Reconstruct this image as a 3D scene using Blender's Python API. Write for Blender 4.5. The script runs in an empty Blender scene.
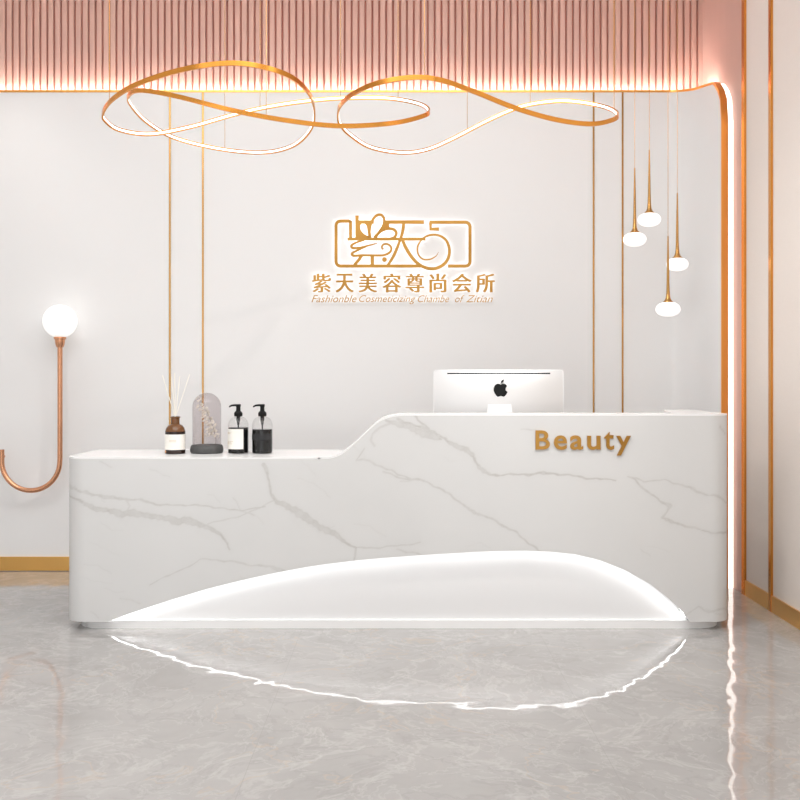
import bpy, math, random
import numpy as np
from mathutils import Vector
random.seed(7); rng = np.random.default_rng(7)
sc = bpy.context.scene
COL = sc.collection
F = 965.0; EYE = 1.28; VX, VY = 400.0, 378.0      # focal length (px), eye height, vanishing point

def P(px, py, Y):
    return Vector(((px-VX)*Y/F, Y, EYE-(py-VY)*Y/F))

# ------------------------------------------------------------------ materials
def sock(b, n): return b.inputs[n]
def mat(name, col, rough=.5, metal=0., **kw):
    m = bpy.data.materials.new(name); m.use_nodes = True
    b = m.node_tree.nodes['Principled BSDF']
    b.inputs['Base Color'].default_value = (*col, 1)
    b.inputs['Roughness'].default_value = rough
    b.inputs['Metallic'].default_value = metal
    for k, v in kw.items():
        b.inputs[k].default_value = v
    return m
def noise_var(m, c1, c2, scale=3., detail=3., rough_bump=None, stretch=None):
    nt = m.node_tree; N = nt.nodes; L = nt.links; b = N['Principled BSDF']
    tc = N.new('ShaderNodeTexCoord'); mp = N.new('ShaderNodeMapping')
    L.new(tc.outputs['Object'], mp.inputs['Vector'])
    if stretch: mp.inputs['Scale'].default_value = stretch
    n = N.new('ShaderNodeTexNoise'); n.inputs['Scale'].default_value = scale; n.inputs['Detail'].default_value = detail
    L.new(mp.outputs[0], n.inputs['Vector'])
    mx = N.new('ShaderNodeMix'); mx.data_type = 'RGBA'
    mx.inputs[6].default_value = (*c1, 1); mx.inputs[7].default_value = (*c2, 1)
    L.new(n.outputs['Fac'], mx.inputs[0]); L.new(mx.outputs[2], b.inputs['Base Color'])
    if rough_bump:
        bp = N.new('ShaderNodeBump'); bp.inputs['Distance'].default_value = rough_bump
        L.new(n.outputs['Fac'], bp.inputs['Height']); L.new(bp.outputs[0], b.inputs['Normal'])
    return m
def emit(name, col, s):
    m = bpy.data.materials.new(name); m.use_nodes = True
    nt = m.node_tree; b = nt.nodes['Principled BSDF']
    b.inputs['Base Color'].default_value = (.9, .9, .9, 1)
    b.inputs['Emission Color'].default_value = (*col, 1); b.inputs['Emission Strength'].default_value = s
    return m

M = {}
M['wall'] = noise_var(mat('wall_paint', (.78,.765,.755), .55), (.86,.858,.857), (.835,.833,.832), 2.2, 6)
M['fabric'] = noise_var(mat('cream_wallcovering', (.7,.6,.54), .6), (.80,.735,.685), (.765,.70,.65), 40, 4, .0006, (1,1,6))
M['pink'] = noise_var(mat('pink_slats', (.62,.40,.35), .5), (.66,.42,.355), (.60,.375,.315), 12, 4, None, (1,1,.15))
M['groove'] = mat('groove_pink', (.50,.20,.15), .7)
M['gold'] = noise_var(mat('orange_gold', (.85,.42,.12), .2, 1.), (.80,.36,.07), (.66,.27,.05), 4, 3)
M['skirt'] = noise_var(mat('yellow_gold', (.95,.6,.2), .28, 1.), (.92,.56,.19), (.84,.47,.14), 3, 3)
M['edge'] = noise_var(mat('bright_gold', (.95,.5,.2), .3, 1.), (.95,.50,.15), (.92,.44,.11), 4, 3)
M['brass'] = noise_var(mat('brass', (.8,.5,.2), .25, 1.), (.58,.31,.10), (.46,.28,.10), 4, 3)
M['signgold'] = noise_var(mat('sign_gold', (.72,.42,.15), .3, 1.), (.58,.32,.085), (.27,.125,.022), 5, 2)
M['copper'] = noise_var(mat('rose_copper', (.85,.48,.30), .25, 1.), (.76,.40,.24), (.66,.32,.18), 4, 2)
M['white'] = mat('white_lacquer', (.86,.86,.86), .25)
M['belly'] = mat('white_satin', (.74,.74,.745), .45)
M['ceil'] = mat('ceiling_paint', (.82,.81,.80), .7)
M['led'] = emit('led_white', (1,.96,.90), 7)
M['ledcove'] = emit('led_cove', (1,.94,.90), 42)
M['ledside'] = emit('led_side', (1,.94,.88), 2.4)
M['ledarch'] = emit('led_arch', (1,.99,.98), 10)
M['ledring'] = emit('led_ring', (1,.97,.93), 1.8)
M['halo'] = emit('sign_backlight', (1,.985,.96), 2.0)
M['globe'] = emit('opal_globe', (1,.985,.96), .8)
M['globe2'] = emit('opal_globe_warm', (1,.985,.94), .6)
M['black'] = mat('black_plastic', (.008,.008,.008), .4, **{'Specular IOR Level': .2})
M['blackgloss'] = mat('black_liquid', (.006,.006,.006), .15, **{'Specular IOR Level': .2})
M['grey'] = mat('dark_grey', (.035,.035,.037), .25, **{'Specular IOR Level': .25})
M['slate'] = noise_var(mat('slate_grey', (.07,.07,.07), .6), (.09,.09,.09), (.045,.045,.045), 60, 4)
M['paper'] = mat('label_paper', (.88,.86,.80), .7)
M['ink'] = mat('faint_ink', (.68,.58,.46), .7)
M['amber'] = mat('amber_glass', (.15,.062,.02), .08)
M['amberdark'] = mat('amber_dark', (.025,.012,.008), .12)
M['reed'] = mat('reed', (.93,.90,.82), .8)
M['petal'] = noise_var(mat('dried_petals', (.8,.75,.62), .8), (.93,.91,.85), (.80,.73,.60), 50, 2)
M['twig'] = mat('twig', (.20,.15,.10), .8)
M['alu'] = mat('aluminium', (.74,.735,.73), .42, .55)
M['alurim'] = mat('aluminium_rim', (.88,.88,.88), .3, .3)
M['screen'] = mat('screen_glass', (.02,.02,.02), .08)
def glass(name, col, refl):
    m = bpy.data.materials.new(name); m.use_nodes = True
    nt = m.node_tree; N = nt.nodes; L = nt.links
    N.remove(N['Principled BSDF']); out = N['Material Output']
    t = N.new('ShaderNodeBsdfTransparent'); t.inputs[0].default_value = (*col, 1)
    g = N.new('ShaderNodeBsdfGlossy'); g.inputs['Roughness'].default_value = .03
    fr = N.new('ShaderNodeMapRange'); fr.inputs[3].default_value = .02; fr.inputs[4].default_value = refl
    lw = N.new('ShaderNodeLayerWeight'); pw = N.new('ShaderNodeMath'); pw.operation = 'POWER'; pw.inputs[1].default_value = 3.
    L.new(lw.outputs['Facing'], pw.inputs[0]); L.new(pw.outputs[0], fr.inputs[0])
    mx = N.new('ShaderNodeMixShader'); L.new(fr.outputs[0], mx.inputs[0]); L.new(t.outputs[0], mx.inputs[1]); L.new(g.outputs[0], mx.inputs[2])
    L.new(mx.outputs[0], out.inputs['Surface'])
    return m
M['smoke'] = glass('smoky_glass', (.92,.905,.91), .25)
M['clear'] = glass('clear_glass', (.985,.985,.985), .3)

def marble_desk():
    m = mat('white_marble', (.75,.75,.74), .22)
    nt = m.node_tree; N = nt.nodes; L = nt.links; b = N['Principled BSDF']
    at = N.new('ShaderNodeAttribute'); at.attribute_name = 'vein'
    tc = N.new('ShaderNodeTexCoord')
    n = N.new('ShaderNodeTexNoise'); n.inputs['Scale'].default_value = 28; n.inputs['Detail'].default_value = 5
    L.new(tc.outputs['Object'], n.inputs['Vector'])
    mr = N.new('ShaderNodeMapRange'); mr.inputs[1].default_value = .3; mr.inputs[2].default_value = .62
    mr.inputs[3].default_value = .5; mr.inputs[4].default_value = .85
    L.new(n.outputs['Fac'], mr.inputs[0])
    mu = N.new('ShaderNodeMath'); mu.operation = 'MULTIPLY'
    L.new(at.outputs['Fac'], mu.inputs[0]); L.new(mr.outputs[0], mu.inputs[1])
    n2 = N.new('ShaderNodeTexNoise'); n2.inputs['Scale'].default_value = 2.5; n2.inputs['Detail'].default_value = 3
    L.new(tc.outputs['Object'], n2.inputs['Vector'])
    base = N.new('ShaderNodeMix'); base.data_type = 'RGBA'
    base.inputs[6].default_value = (.64,.64,.635,1); base.inputs[7].default_value = (.70,.70,.695,1)
    L.new(n2.outputs['Fac'], base.inputs[0])
    mx = N.new('ShaderNodeMix'); mx.data_type = 'RGBA'
    L.new(base.outputs[2], mx.inputs[6]); mx.inputs[7].default_value = (.40,.38,.355,1)
    L.new(mu.outputs[0], mx.inputs[0]); L.new(mx.outputs[2], b.inputs['Base Color'])
    return m
M['marble'] = marble_desk()

def marble_floor():
    m = mat('grey_floor_marble', (.5,.48,.46), .045)
    nt = m.node_tree; N = nt.nodes; L = nt.links; b = N['Principled BSDF']
    tc = N.new('ShaderNodeTexCoord')
    # one stone slab tone per tile, nearly invisible joints
    mp = N.new('ShaderNodeMapping'); mp.inputs['Location'].default_value = (-.70, -1.22, 0)
    L.new(tc.outputs['Object'], mp.inputs['Vector'])
    br = N.new('ShaderNodeTexBrick'); br.offset = 0; br.squash = 1
    br.inputs['Color1'].default_value = (.0,.0,.0,1); br.inputs['Color2'].default_value = (1,1,1,1)
    br.inputs['Mortar'].default_value = (.5,.5,.5,1)
    br.inputs['Scale'].default_value = 1; br.inputs['Brick Width'].default_value = 1.2; br.inputs['Row Height'].default_value = 1.2
    br.inputs['Mortar Size'].default_value = .0012
    L.new(mp.outputs[0], br.inputs['Vector'])
    w = N.new('ShaderNodeTexNoise'); w.inputs['Scale'].default_value = 1.3; w.inputs['Detail'].default_value = 4
    L.new(tc.outputs['Object'], w.inputs['Vector'])
    add = N.new('ShaderNodeVectorMath'); add.operation = 'MULTIPLY_ADD'
    L.new(w.outputs['Color'], add.inputs[0]); add.inputs[1].default_value = (.7,.7,.7)
    L.new(tc.outputs['Object'], add.inputs[2])
    def vein(scale, width, detail=6, seed=0.):
        n = N.new('ShaderNodeTexNoise'); n.inputs['Scale'].default_value = scale; n.inputs['Detail'].default_value = detail
        n.inputs['Roughness'].default_value = .6
        of = N.new('ShaderNodeVectorMath'); of.operation = 'ADD'; of.inputs[1].default_value = (seed, seed*1.7, 0)
        L.new(add.outputs[0], of.inputs[0]); L.new(of.outputs[0], n.inputs['Vector'])
        s = N.new('ShaderNodeMath'); s.operation = 'SUBTRACT'; s.inputs[1].default_value = .5; L.new(n.outputs['Fac'], s.inputs[0])
        a = N.new('ShaderNodeMath'); a.operation = 'ABSOLUTE'; L.new(s.outputs[0], a.inputs[0])
        r = N.new('ShaderNodeMapRange'); r.inputs[1].default_value = 0; r.inputs[2].default_value = width
        r.inputs[3].default_value = 1; r.inputs[4].default_value = 0; L.new(a.outputs[0], r.inputs[0])
        return r.outputs[0]
    def mix(fac, a, bcol, scale=1.):
        x = N.new('ShaderNodeMix'); x.data_type = 'RGBA'
        f = N.new('ShaderNodeMath'); f.operation = 'MULTIPLY'; f.inputs[1].default_value = scale
        L.new(fac, f.inputs[0]); L.new(f.outputs[0], x.inputs[0])
        if hasattr(a, 'links'): L.new(a, x.inputs[6])
        else: x.inputs[6].default_value = (*a, 1)
        x.inputs[7].default_value = (*bcol, 1)
        return x.outputs[2]
    n = N.new('ShaderNodeTexNoise'); n.inputs['Scale'].default_value = 2.4; n.inputs['Detail'].default_value = 9
    n.inputs['Roughness'].default_value = .62
    L.new(add.outputs[0], n.inputs['Vector'])
    st = N.new('ShaderNodeMapRange'); st.inputs[1].default_value = .32; st.inputs[2].default_value = .68
    L.new(n.outputs['Fac'], st.inputs[0])
    c = mix(st.outputs[0], (.335,.325,.315), (.405,.394,.384))
    c = mix(vein(1.6, .02, 8), c, (.56,.545,.53), .27)
    c = mix(vein(3.1, .022, 6, 4.), c, (.27,.26,.25), .3)
    c = mix(vein(.9, .006, 5, 9.), c, (.52,.39,.28), .3)
    c = mix(vein(5.0, .02, 5, 14.), c, (.53,.52,.505), .27)
    c = mix(br.outputs['Color'], c, (.42,.41,.40), .15)
    c = mix(br.outputs['Fac'], c, (.28,.27,.26), .4)
    L.new(c, b.inputs['Base Color'])
    # very slight undulation of the polished slabs: reflections waver
    wn = N.new('ShaderNodeTexNoise'); wn.inputs['Scale'].default_value = 1.; wn.inputs['Detail'].default_value = .8
    wm = N.new('ShaderNodeMapping'); wm.inputs['Scale'].default_value = (10.5, 6., 5.)
    L.new(tc.outputs['Object'], wm.inputs['Vector']); L.new(wm.outputs[0], wn.inputs['Vector'])
    bp = N.new('ShaderNodeBump'); bp.inputs['Strength'].default_value = 1.; bp.inputs['Distance'].default_value = .0021
    L.new(wn.outputs['Fac'], bp.inputs['Height']); L.new(bp.outputs[0], b.inputs['Normal'])
    b.inputs['IOR'].default_value = 1.5
    return m
M['floor'] = marble_floor()

# ------------------------------------------------------------------ mesh helpers
class MB:
    def __init__(s): s.v = []; s.f = []; s.mi = []
    def add(s, vs, fs, mi=0):
        o = len(s.v); s.v += [tuple(v) for v in vs]; s.f += [tuple(i+o for i in f) for f in fs]; s.mi += [mi]*len(fs); return s
    def box(s, x0, x1, y0, y1, z0, z1, mi=0):
        v = [(x0,y0,z0),(x1,y0,z0),(x1,y1,z0),(x0,y1,z0),(x0,y0,z1),(x1,y0,z1),(x1,y1,z1),(x0,y1,z1)]
        return s.add(v, [(0,3,2,1),(4,5,6,7),(0,1,5,4),(1,2,6,5),(2,3,7,6),(3,0,4,7)], mi)
    def tube(s, pts, rads, seg=12, closed=False, caps=True, mi=0):
        pts = [Vector(p) for p in pts]; n = len(pts)
        if not hasattr(rads, '__len__'): rads = [rads]*n
        up = None; vs = []; fs = []
        for i, p in enumerate(pts):
            a = pts[(i-1) % n] if (closed or i > 0) else p
            b = pts[(i+1) % n] if (closed or i < n-1) else p
            t = (b-a).normalized()
            if up is None:
                up = Vector((0,0,1)) if abs(t.z) < .9 else Vector((0,1,0))
            e = (up - t*up.dot(t)).normalized(); up = e; g = t.cross(e)
            for k in range(seg):
                th = 2*math.pi*k/seg
                vs.append(p + (e*math.cos(th)+g*math.sin(th))*rads[i])
        m = n if closed else n-1
        for i in range(m):
            j = (i+1) % n
            for k in range(seg):
                l = (k+1) % seg
                fs.append((i*seg+k, i*seg+l, j*seg+l, j*seg+k))
        if caps and not closed:
            fs.append(tuple(range(seg))[::-1]); fs.append(tuple((n-1)*seg+k for k in range(seg)))
        return s.add(vs, fs, mi)
    def lathe(s, prof, c=(0,0,0), seg=40, mi=0, sy=1.):
        vs = []; fs = []; n = len(prof)
        for r, z in prof:
            for k in range(seg):
                th = 2*math.pi*k/seg
                vs.append((c[0]+max(r,1e-5)*math.cos(th), c[1]+max(r,1e-5)*sy*math.sin(th), c[2]+z))
        for i in range(n-1):
            for k in range(seg):
                l = (k+1) % seg
                fs.append((i*seg+k, i*seg+l, (i+1)*seg+l, (i+1)*seg+k))
        return s.add(vs, fs, mi)
    def build(s, name, mats, parent=None, smooth=True, angle=35, loc=None):
        me = bpy.data.meshes.new(name)
        vs = s.v
        if loc is not None: vs = [(v[0]-loc[0], v[1]-loc[1], v[2]-loc[2]) for v in vs]
        me.from_pydata(vs, [], s.f)
        if not isinstance(mats, (list, tuple)): mats = [mats]
        for m in mats: me.materials.append(m)
        me.polygons.foreach_set('material_index', s.mi)
        if smooth:
            me.polygons.foreach_set('use_smooth', [True]*len(s.f))
            me.set_sharp_from_angle(angle=math.radians(angle))
        me.update()
        o = bpy.data.objects.new(name, me); COL.objects.link(o)
        if loc is not None: o.location = loc
        if parent is not None:
            o.parent = parent
            if loc is None: o.location = [-c for c in parent.location]   # vertices are in world metres
            else: o.location = Vector(loc) - parent.location
        return o
def empty(name, loc, label, cat, group=None):
    o = bpy.data.objects.new(name, None); COL.objects.link(o); o.location = loc
    o.empty_display_size = .1
    o['label'] = label; o['category'] = cat
    if group: o['group'] = group
    return o
def tag(o, label, cat, group=None):
    o['label'] = label; o['category'] = cat
    if group: o['group'] = group
    return o
def struct(o, label=None):
    o['kind'] = 'structure'
    if label: o['label'] = label
    return o
def bevel(o, w=.003, seg=2, ang=30):
    b = o.modifiers.new('bevel', 'BEVEL'); b.width = w; b.segments = seg; b.limit_method = 'ANGLE'; b.angle_limit = math.radians(ang)
    return o
def catmull(pts, per=10, closed=True):
    pts = [Vector(p) for p in pts]; n = len(pts); out = []
    for i in range(n if closed else n-1):
        if closed: p0,p1,p2,p3 = (pts[(i+k-1) % n] for k in range(4))
        else: p0,p1,p2,p3 = pts[max(i-1,0)], pts[i], pts[i+1], pts[min(i+2,n-1)]
        for k in range(per):
            t = k/per
            out.append(.5*((2*p1)+(-p0+p2)*t+(2*p0-5*p1+4*p2-p3)*t*t+(-p0+3*p1-3*p2+p3)*t**3))
    if not closed: out.append(pts[-1])
    return out
def poly_prism(mb, pts2, y0, y1, mi=0, miback=None):
    """closed outline in (x, z), extruded from y0 (front) to y1."""
    n = len(pts2)
    ar = sum(pts2[i][0]*pts2[(i+1)%n][1]-pts2[(i+1)%n][0]*pts2[i][1] for i in range(n))
    if ar < 0: pts2 = pts2[::-1]
    mb.add([(x,y0,z) for x,z in pts2], [tuple(range(n))], mi)
    mb.add([(x,y1,z) for x,z in pts2], [tuple(range(n))[::-1]], mi if miback is None else miback)
    vs = [(x,y0,z) for x,z in pts2]+[(x,y1,z) for x,z in pts2]
    mb.add(vs, [(i, i+n, (i+1)%n+n, (i+1)%n) for i in range(n)], mi)
def stroke(mb, pts2, w, y0, y1, mi=0, miback=None, closed=False):
    """ribbon of width w (number or list) along 2D points, extruded."""
    pts = [np.array(p, float) for p in pts2]; n = len(pts)
    if not hasattr(w, '__len__'): w = [w]*n
    Lp, Rp = [], []
    for i in range(n):
        a = pts[(i-1) % n] if closed or i > 0 else pts[i]
        b = pts[(i+1) % n] if closed or i < n-1 else pts[i]
        t = b-a; t = t/(np.linalg.norm(t)+1e-9); nn = np.array((-t[1], t[0]))
        Lp.append(pts[i]+nn*w[i]/2); Rp.append(pts[i]-nn*w[i]/2)
    vs = [(p[0],y0,p[1]) for p in Lp]+[(p[0],y0,p[1]) for p in Rp]+[(p[0],y1,p[1]) for p in Lp]+[(p[0],y1,p[1]) for p in Rp]
    m = n if closed else n-1
    ff = []; fb = []
    for i in range(m):
        j = (i+1) % n
        ff += [(i, n+i, n+j, j), (i, j, 2*n+j, 2*n+i), (n+i, 3*n+i, 3*n+j, n+j)]
        fb += [(2*n+i, 2*n+j, 3*n+j, 3*n+i)]
    if not closed: ff += [(0, 2*n, 3*n, n), (n-1, 2*n-1, 4*n-1, 3*n-1)]
    o = len(mb.v); mb.v += vs
    for f in ff: mb.f.append(tuple(i+o for i in f)); mb.mi.append(mi)
    for f in fb: mb.f.append(tuple(i+o for i in f)); mb.mi.append(mi if miback is None else miback)

# ------------------------------------------------------------------ the room
XW = 2.04; XL = -3.4; YB = 6.5; YF = -2.2; ZC = 3.823; YP = 6.4
mb = MB().box(XL-.1, XW+.1, YF, YB+.1, -.1, 0); struct(mb.build('floor', M['floor'], smooth=False), 'polished grey marble floor')
mb = MB().box(XL-.1, XW+.1, YF, YB+.1, ZC, ZC+.1); struct(mb.build('ceiling', M['ceil'], smooth=False), 'white ceiling')
mb = MB().box(XL-.1, XL, YF, YB+.1, 0, ZC); struct(mb.build('wall_left', M['wall'], smooth=False), 'plain white side wall')
# pink slatted wall behind the white panelling
mb = MB().box(XL, XW, YB, YB+.1, 0, ZC, 1)
pitch = 6.9*YB/F; x = XW-.0005
while x > XL:
    x0 = x-pitch*.76
    w = .003
    mb.add([(x0,YB,2.9),(x0,YB-.012,2.9),(x0+w,YB-.018,2.9),(x-w,YB-.018,2.9),(x,YB-.012,2.9),(x,YB,2.9),
            (x0,YB,ZC),(x0,YB-.012,ZC),(x0+w,YB-.018,ZC),(x-w,YB-.018,ZC),(x,YB-.012,ZC),(x,YB,ZC)],
           [(i,i+1,i+7,i+6) for i in range(5)]+[(0,5,4,3,2,1)], 0)
    x -= pitch
struct(mb.build('wall_rear', [M['pink'], M['groove']], smooth=False), 'pink vertical slat wall above the white panels')
# right wall: fine pink fluting next to the corner, cream wall covering nearer the camera
YT1, YT2 = 5.731, 5.313
mb = MB().box(XW, XW+.1, YF, YB, 0, ZC, 0)
struct(mb.build('wall_right', M['fabric'], smooth=False), 'right wall with cream wall covering')
mb = MB(); y = YB
while y > YT1+.012:
    mb.add([(XW-.001,y,0),(XW-.007,y-.002,0),(XW-.007,y-.010,0),(XW-.001,y-.012,0),
            (XW-.001,y,ZC),(XW-.007,y-.002,ZC),(XW-.007,y-.010,ZC),(XW-.001,y-.012,ZC)],
           [(i,i+4,i+5,i+1) for i in range(3)], 0)
    y -= .0145
mb.box(XW-.002, XW, YT1, YB, 0, ZC)
struct(mb.build('trim_1', M['pink'], smooth=False), 'finely fluted pink strip on the right wall')
for i, (a, b) in enumerate([(YT1-.048, YT1), (YT2-.036, YT2)]):
    struct(MB().box(XW-.012, XW+.01, a, b, 0, ZC).build('trim_%d' % (i+2), M['gold'], smooth=False), 'vertical gold strip on the right wall')
mb = MB(); mb.box(XW-.010, XW, YT2, YT1-.048, 0, .09); mb.box(XW-.010, XW, YF, YT2-.036, 0, .09)
struct(mb.build('baseboard_right', M['skirt'], smooth=False), 'gold baseboard of the right wall')

# white panelling in front, its right end curving forward
def sp(t):   # plan curve point and room-side normal for t in [0,1] on the curved end
    th = t*math.pi/2; A, B = .182, .52
    x = 1.78+A*math.sin(th); y = YP-B+B*math.cos(th)
    tx, ty = A*math.cos(th), -B*math.sin(th); l = math.hypot(tx, ty)
    return x, y, ty/l, -tx/l
drops = ([5.88,5.90,5.945,6.015,6.14,6.248,6.33,6.4], [.34,.20,.129,.062,.042,.03,.015,0])
def panel_top(Y): return 3.183-np.interp(Y, *drops)
path = [(x, YP, 0., -1.) for x in np.linspace(XL, 1.78, 30)]+[sp(t) for t in np.linspace(0, 1, 40)[1:]]
mb = MB(); n = len(path)
tops = [panel_top(p[1]) for p in path]
vs = []
for off in (0, .037):
    for (x,y,nx,ny), zt in zip(path, tops):
        vs += [(x-nx*off, y-ny*off, 0), (x-nx*off, y-ny*off, zt)]
fs = []
for i in range(n-1):
    fs.append((2*i, 2*i+2, 2*i+3, 2*i+1))
    o = 2*n; fs.append((o+2*i, o+2*i+1, o+2*i+3, o+2*i+2))
    fs.append((2*i+1, 2*i+3, o+2*i+3, o+2*i+1))
fs.append((2*n-2, 4*n-2, 4*n-1, 2*n-1))
mb.add(vs, fs)
struct(mb.build('wall_back', M['wall'], angle=50), 'white wall panelling whose right end curves forward')
# gold edging swept round the outline of the panel
out = [(p, z) for p, z in zip(path, tops)]
xe, ye, nxe, nye = path[-1]
for z in list(np.linspace(tops[-1], 2.4, 12)[1:])+[1.5, .8, 0.]:
    out.append(((xe, ye, nxe, nye), z))
mb = MB(); vs = []
# arc coordinate for the outline
S = []; s = 0; last = None
for (p, z) in out:
    if last is not None: s += math.hypot(p[0]-last[0], p[1]-last[1])
    S.append(s); last = p
for i, (p, z) in enumerate(out):
    a, b = max(i-1,0), min(i+1, len(out)-1)
    ds, dz = S[b]-S[a], out[b][1]-out[a][1]; l = math.hypot(ds, dz); ds /= l; dz /= l
    tx, ty = -p[3], p[2]            # surface tangent in plan (towards the right end)
    ox, oz = -dz, ds                # outward perpendicular in (s,z)
    if i == len(out)-1: pass
    for m_, n_ in ((.006,.004), (-.009,.004), (-.009,-.037), (.006,-.037)):
        vs.append((p[0]+tx*ox*m_+p[2]*n_, p[1]+ty*ox*m_+p[3]*n_, z+oz*m_))
fs = []
for i in range(len(out)-1):
    for k in range(4):
        l = (k+1) % 4
        fs.append((4*i+k, 4*i+l, 4*i+4+l, 4*i+4+k))
mb.add(vs, fs)
struct(mb.build('trim_4', M['edge'], angle=40), 'gold edging round the white wall panelling')
# LED profile behind that edge
def led_ribbon(i0, i1, name, label, m0, m1, n0, n1, mm):
    mb = MB(); vs = []
    idx = range(i0, i1)
    for i in idx:
        p, z = out[i]; a, b = max(i-1,0), min(i+1, len(out)-1)
        ds, dz = S[b]-S[a], out[b][1]-out[a][1]; l = math.hypot(ds, dz); ds /= l; dz /= l
        tx, ty = -p[3], p[2]; ox, oz = -dz, ds
        for m_, n_ in ((m1,n0),(m1,n1),(m0,n1),(m0,n0)):
            vs.append((p[0]+tx*ox*m_+p[2]*n_, p[1]+ty*ox*m_+p[3]*n_, z+oz*m_))
    c = len(idx); fs = []
    for i in range(c-1):
        for k in range(4):
            l = (k+1) % 4; fs.append((4*i+k, 4*i+l, 4*i+4+l, 4*i+4+k))
    fs += [(0,1,2,3), (4*c-1,4*c-2,4*c-3,4*c-4)]
    mb.add(vs, fs)
    return tag(mb.build(name, mm, smooth=False), label, 'light strip')
led_ribbon(0, 56, 'led_strip', 'long white light strip along the top of the white wall panels, below the pink slats', -.018, -.004, -.038, -.058, M['ledcove'])
led_ribbon(56, len(out), 'led_strip', 'tall white light strip at the right end of the curved wall panel', -.02, -.003, -.038, -.068, M['ledside'])

for i, px in enumerate((170, 203, 593.5, 622.5)):
    c = (px-VX)*YP/F
    struct(MB().box(c-.0055, c+.0055, YP-.006, YP+.01, .09, 3.175).build('trim_%d' % (i+5), M['brass'], smooth=False), 'thin vertical brass inlay in the white wall')
mb = MB(); vs = []
bp_ = path
for off in (.012, 0.):
    for (x,y,nx,ny) in bp_: vs += [(x+nx*off, y+ny*off, .004), (x+nx*off, y+ny*off, .096)]
fs = []; n = len(bp_)
for i in range(n-1):
    fs.append((2*i,2*i+2,2*i+3,2*i+1)); fs.append((2*i+1,2*i+3,2*n+2*i+3,2*n+2*i+1))
mb.add(vs, fs); struct(mb.build('baseboard_back', M['skirt'], angle=50), 'gold baseboard of the back wall')

# ------------------------------------------------------------------ reception desk
D0 = 4.9; DXL, DXR = -1.711, 1.692; RC = .11; DB = 5.45; ZT_LOW, ZT_HIGH = .876, 1.096; ZK = .041
def fx(px): return (px-VX)*D0/F
def fz(py): return EYE-(py-VY)*D0/F
ramp_px = np.array([(-2000,457.5),(322,457.5),(332,456.8),(341,453.6),(350,447),(360,437.5),(370,427.8),(379,420),(388,416.2),(397,414.6),(404,414.2),(3000,414.2)])
def ztop(x):
    xs = np.array([(np.interp(x+d, fx(ramp_px[:,0]), fz(ramp_px[:,1]))) for d in np.linspace(-.02,.02,5)])
    return float(xs.mean())
arch_px = np.array([(107,622.3),(128,614),(155,605),(180,597),(205,589.5),(230,583),(255,577.3),(280,572),(305,567.3),(330,563.5),(355,560.5),(385,557.8),(420,555.3),(450,553.4),(475,552),(500,551),(525,550.7),(550,551.6),(575,554.2),(600,560.2),(625,570),(650,584.2),(670,599.5),(682,611),(690,622.3)])
ax_, az_ = fx(arch_px[:,0]), fz(arch_px[:,1])
def zarch(x): return float(np.interp(x, ax_, az_)) if ax_[0] < x < ax_[-1] else ZK
DESK = empty('reception_desk', ((DXL+DXR)/2, 5.2, 0), 'white marble reception desk with a low left counter, higher right counter and glowing arched recess', 'reception desk')

def footprint(inset=0., nseg=14, dx=.005):
    """front path from back left, round the two corners, to back right: (x, y, nx, ny, u)"""
    pts = []; r = RC-inset; x0, x1, y0 = DXL+inset, DXR-inset, D0+inset
    for y in np.linspace(DB, y0+r, 20)[:-1]: pts.append((x0, y, -1, 0))
    for k in range(nseg):
        a = math.pi/2*k/nseg; pts.append((x0+r-r*math.cos(a), y0+r-r*math.sin(a), -math.cos(a), -math.sin(a)))
    for x in np.linspace(x0+r, x1-r, int((x1-x0-2*r)/dx)): pts.append((x, y0, 0, -1))
    for k in range(1, nseg+1):
        a = math.pi/2*k/nseg; pts.append((x1-r+r*math.sin(a), y0+r-r*math.cos(a), math.sin(a), -math.cos(a)))
    for y in np.linspace(y0+r, DB, 20)[1:]: pts.append((x1, y, 1, 0))
    u = []; s = 0; lp = None
    for p in pts:
        if lp is not None: s += math.hypot(p[0]-lp[0], p[1]-lp[1])
        u.append(s); lp = p
    s0 = DB-(D0+RC)+math.pi/2*RC   # where the straight front begins
    return pts, [a-s0+(DXL+RC) for a in u]
pts, us = footprint()
# veins, in the px frame of the desk front; (px, py, width px)
V = []
def vein(*p, w=1.2, k=1.): V.append(([(a[0], a[1], a[2] if len(a) > 2 else w) for a in p], k))
vein((40,485,1),(72,489,3),(80,493,3),(100,495,2),(110,497,3),(130,499.5,2),(160,505,1.5),(185,504,1),(230,510,.8),(265,507,.8), k=.6)
vein((40,494,1),(71,499,1.5),(95,508,4),(110,510.5,6),(120,512,7),(145,516,5),(155,517,6),(185,520,7),(205,526,6),(215,532,2.5),(225,540,1.5),(229,549,1), k=.75)
vein((125,500),(130,506),(127,511), w=1, k=.4)
vein((205,525),(225,521,.8),(262,507,.8),(275,500,.8), k=.4)
vein((264,464,2.5),(268,474,3),(269,483,2.5),(269,493,1.5),(276,502,2.5),(285,506,7),(300,513,8),(312,521,7),(322,526,8),(332,533,5),(342,541,3),(355,549,1.4), k=.75)
vein((355,549,1.4),(354,556,1.2),(354,566,1), k=.6)
vein((355,549,1),(385,546,1),(420,544,.8), k=.45)
vein((150,585,.7),(200,560,.6),(240,562,1.5),(256,565,1.5),(270,567,2.5),(280,570,2.5),(290,574,1), k=.45)
vein((255,515),(240,508),(233,498), w=.8, k=.35)
vein((386,420,1),(394,422,4),(401,425,6),(408,427,7),(413,430,6),(422,434,7),(430,437,5),(440,439.5,2), k=.7)
vein((394,421),(380,427),(372,434),(370,440),(374,446), w=1.6, k=.45)
vein((414.5,412),(417.5,421),(422,425),(429,428.5), w=1.8, k=.75)
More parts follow.
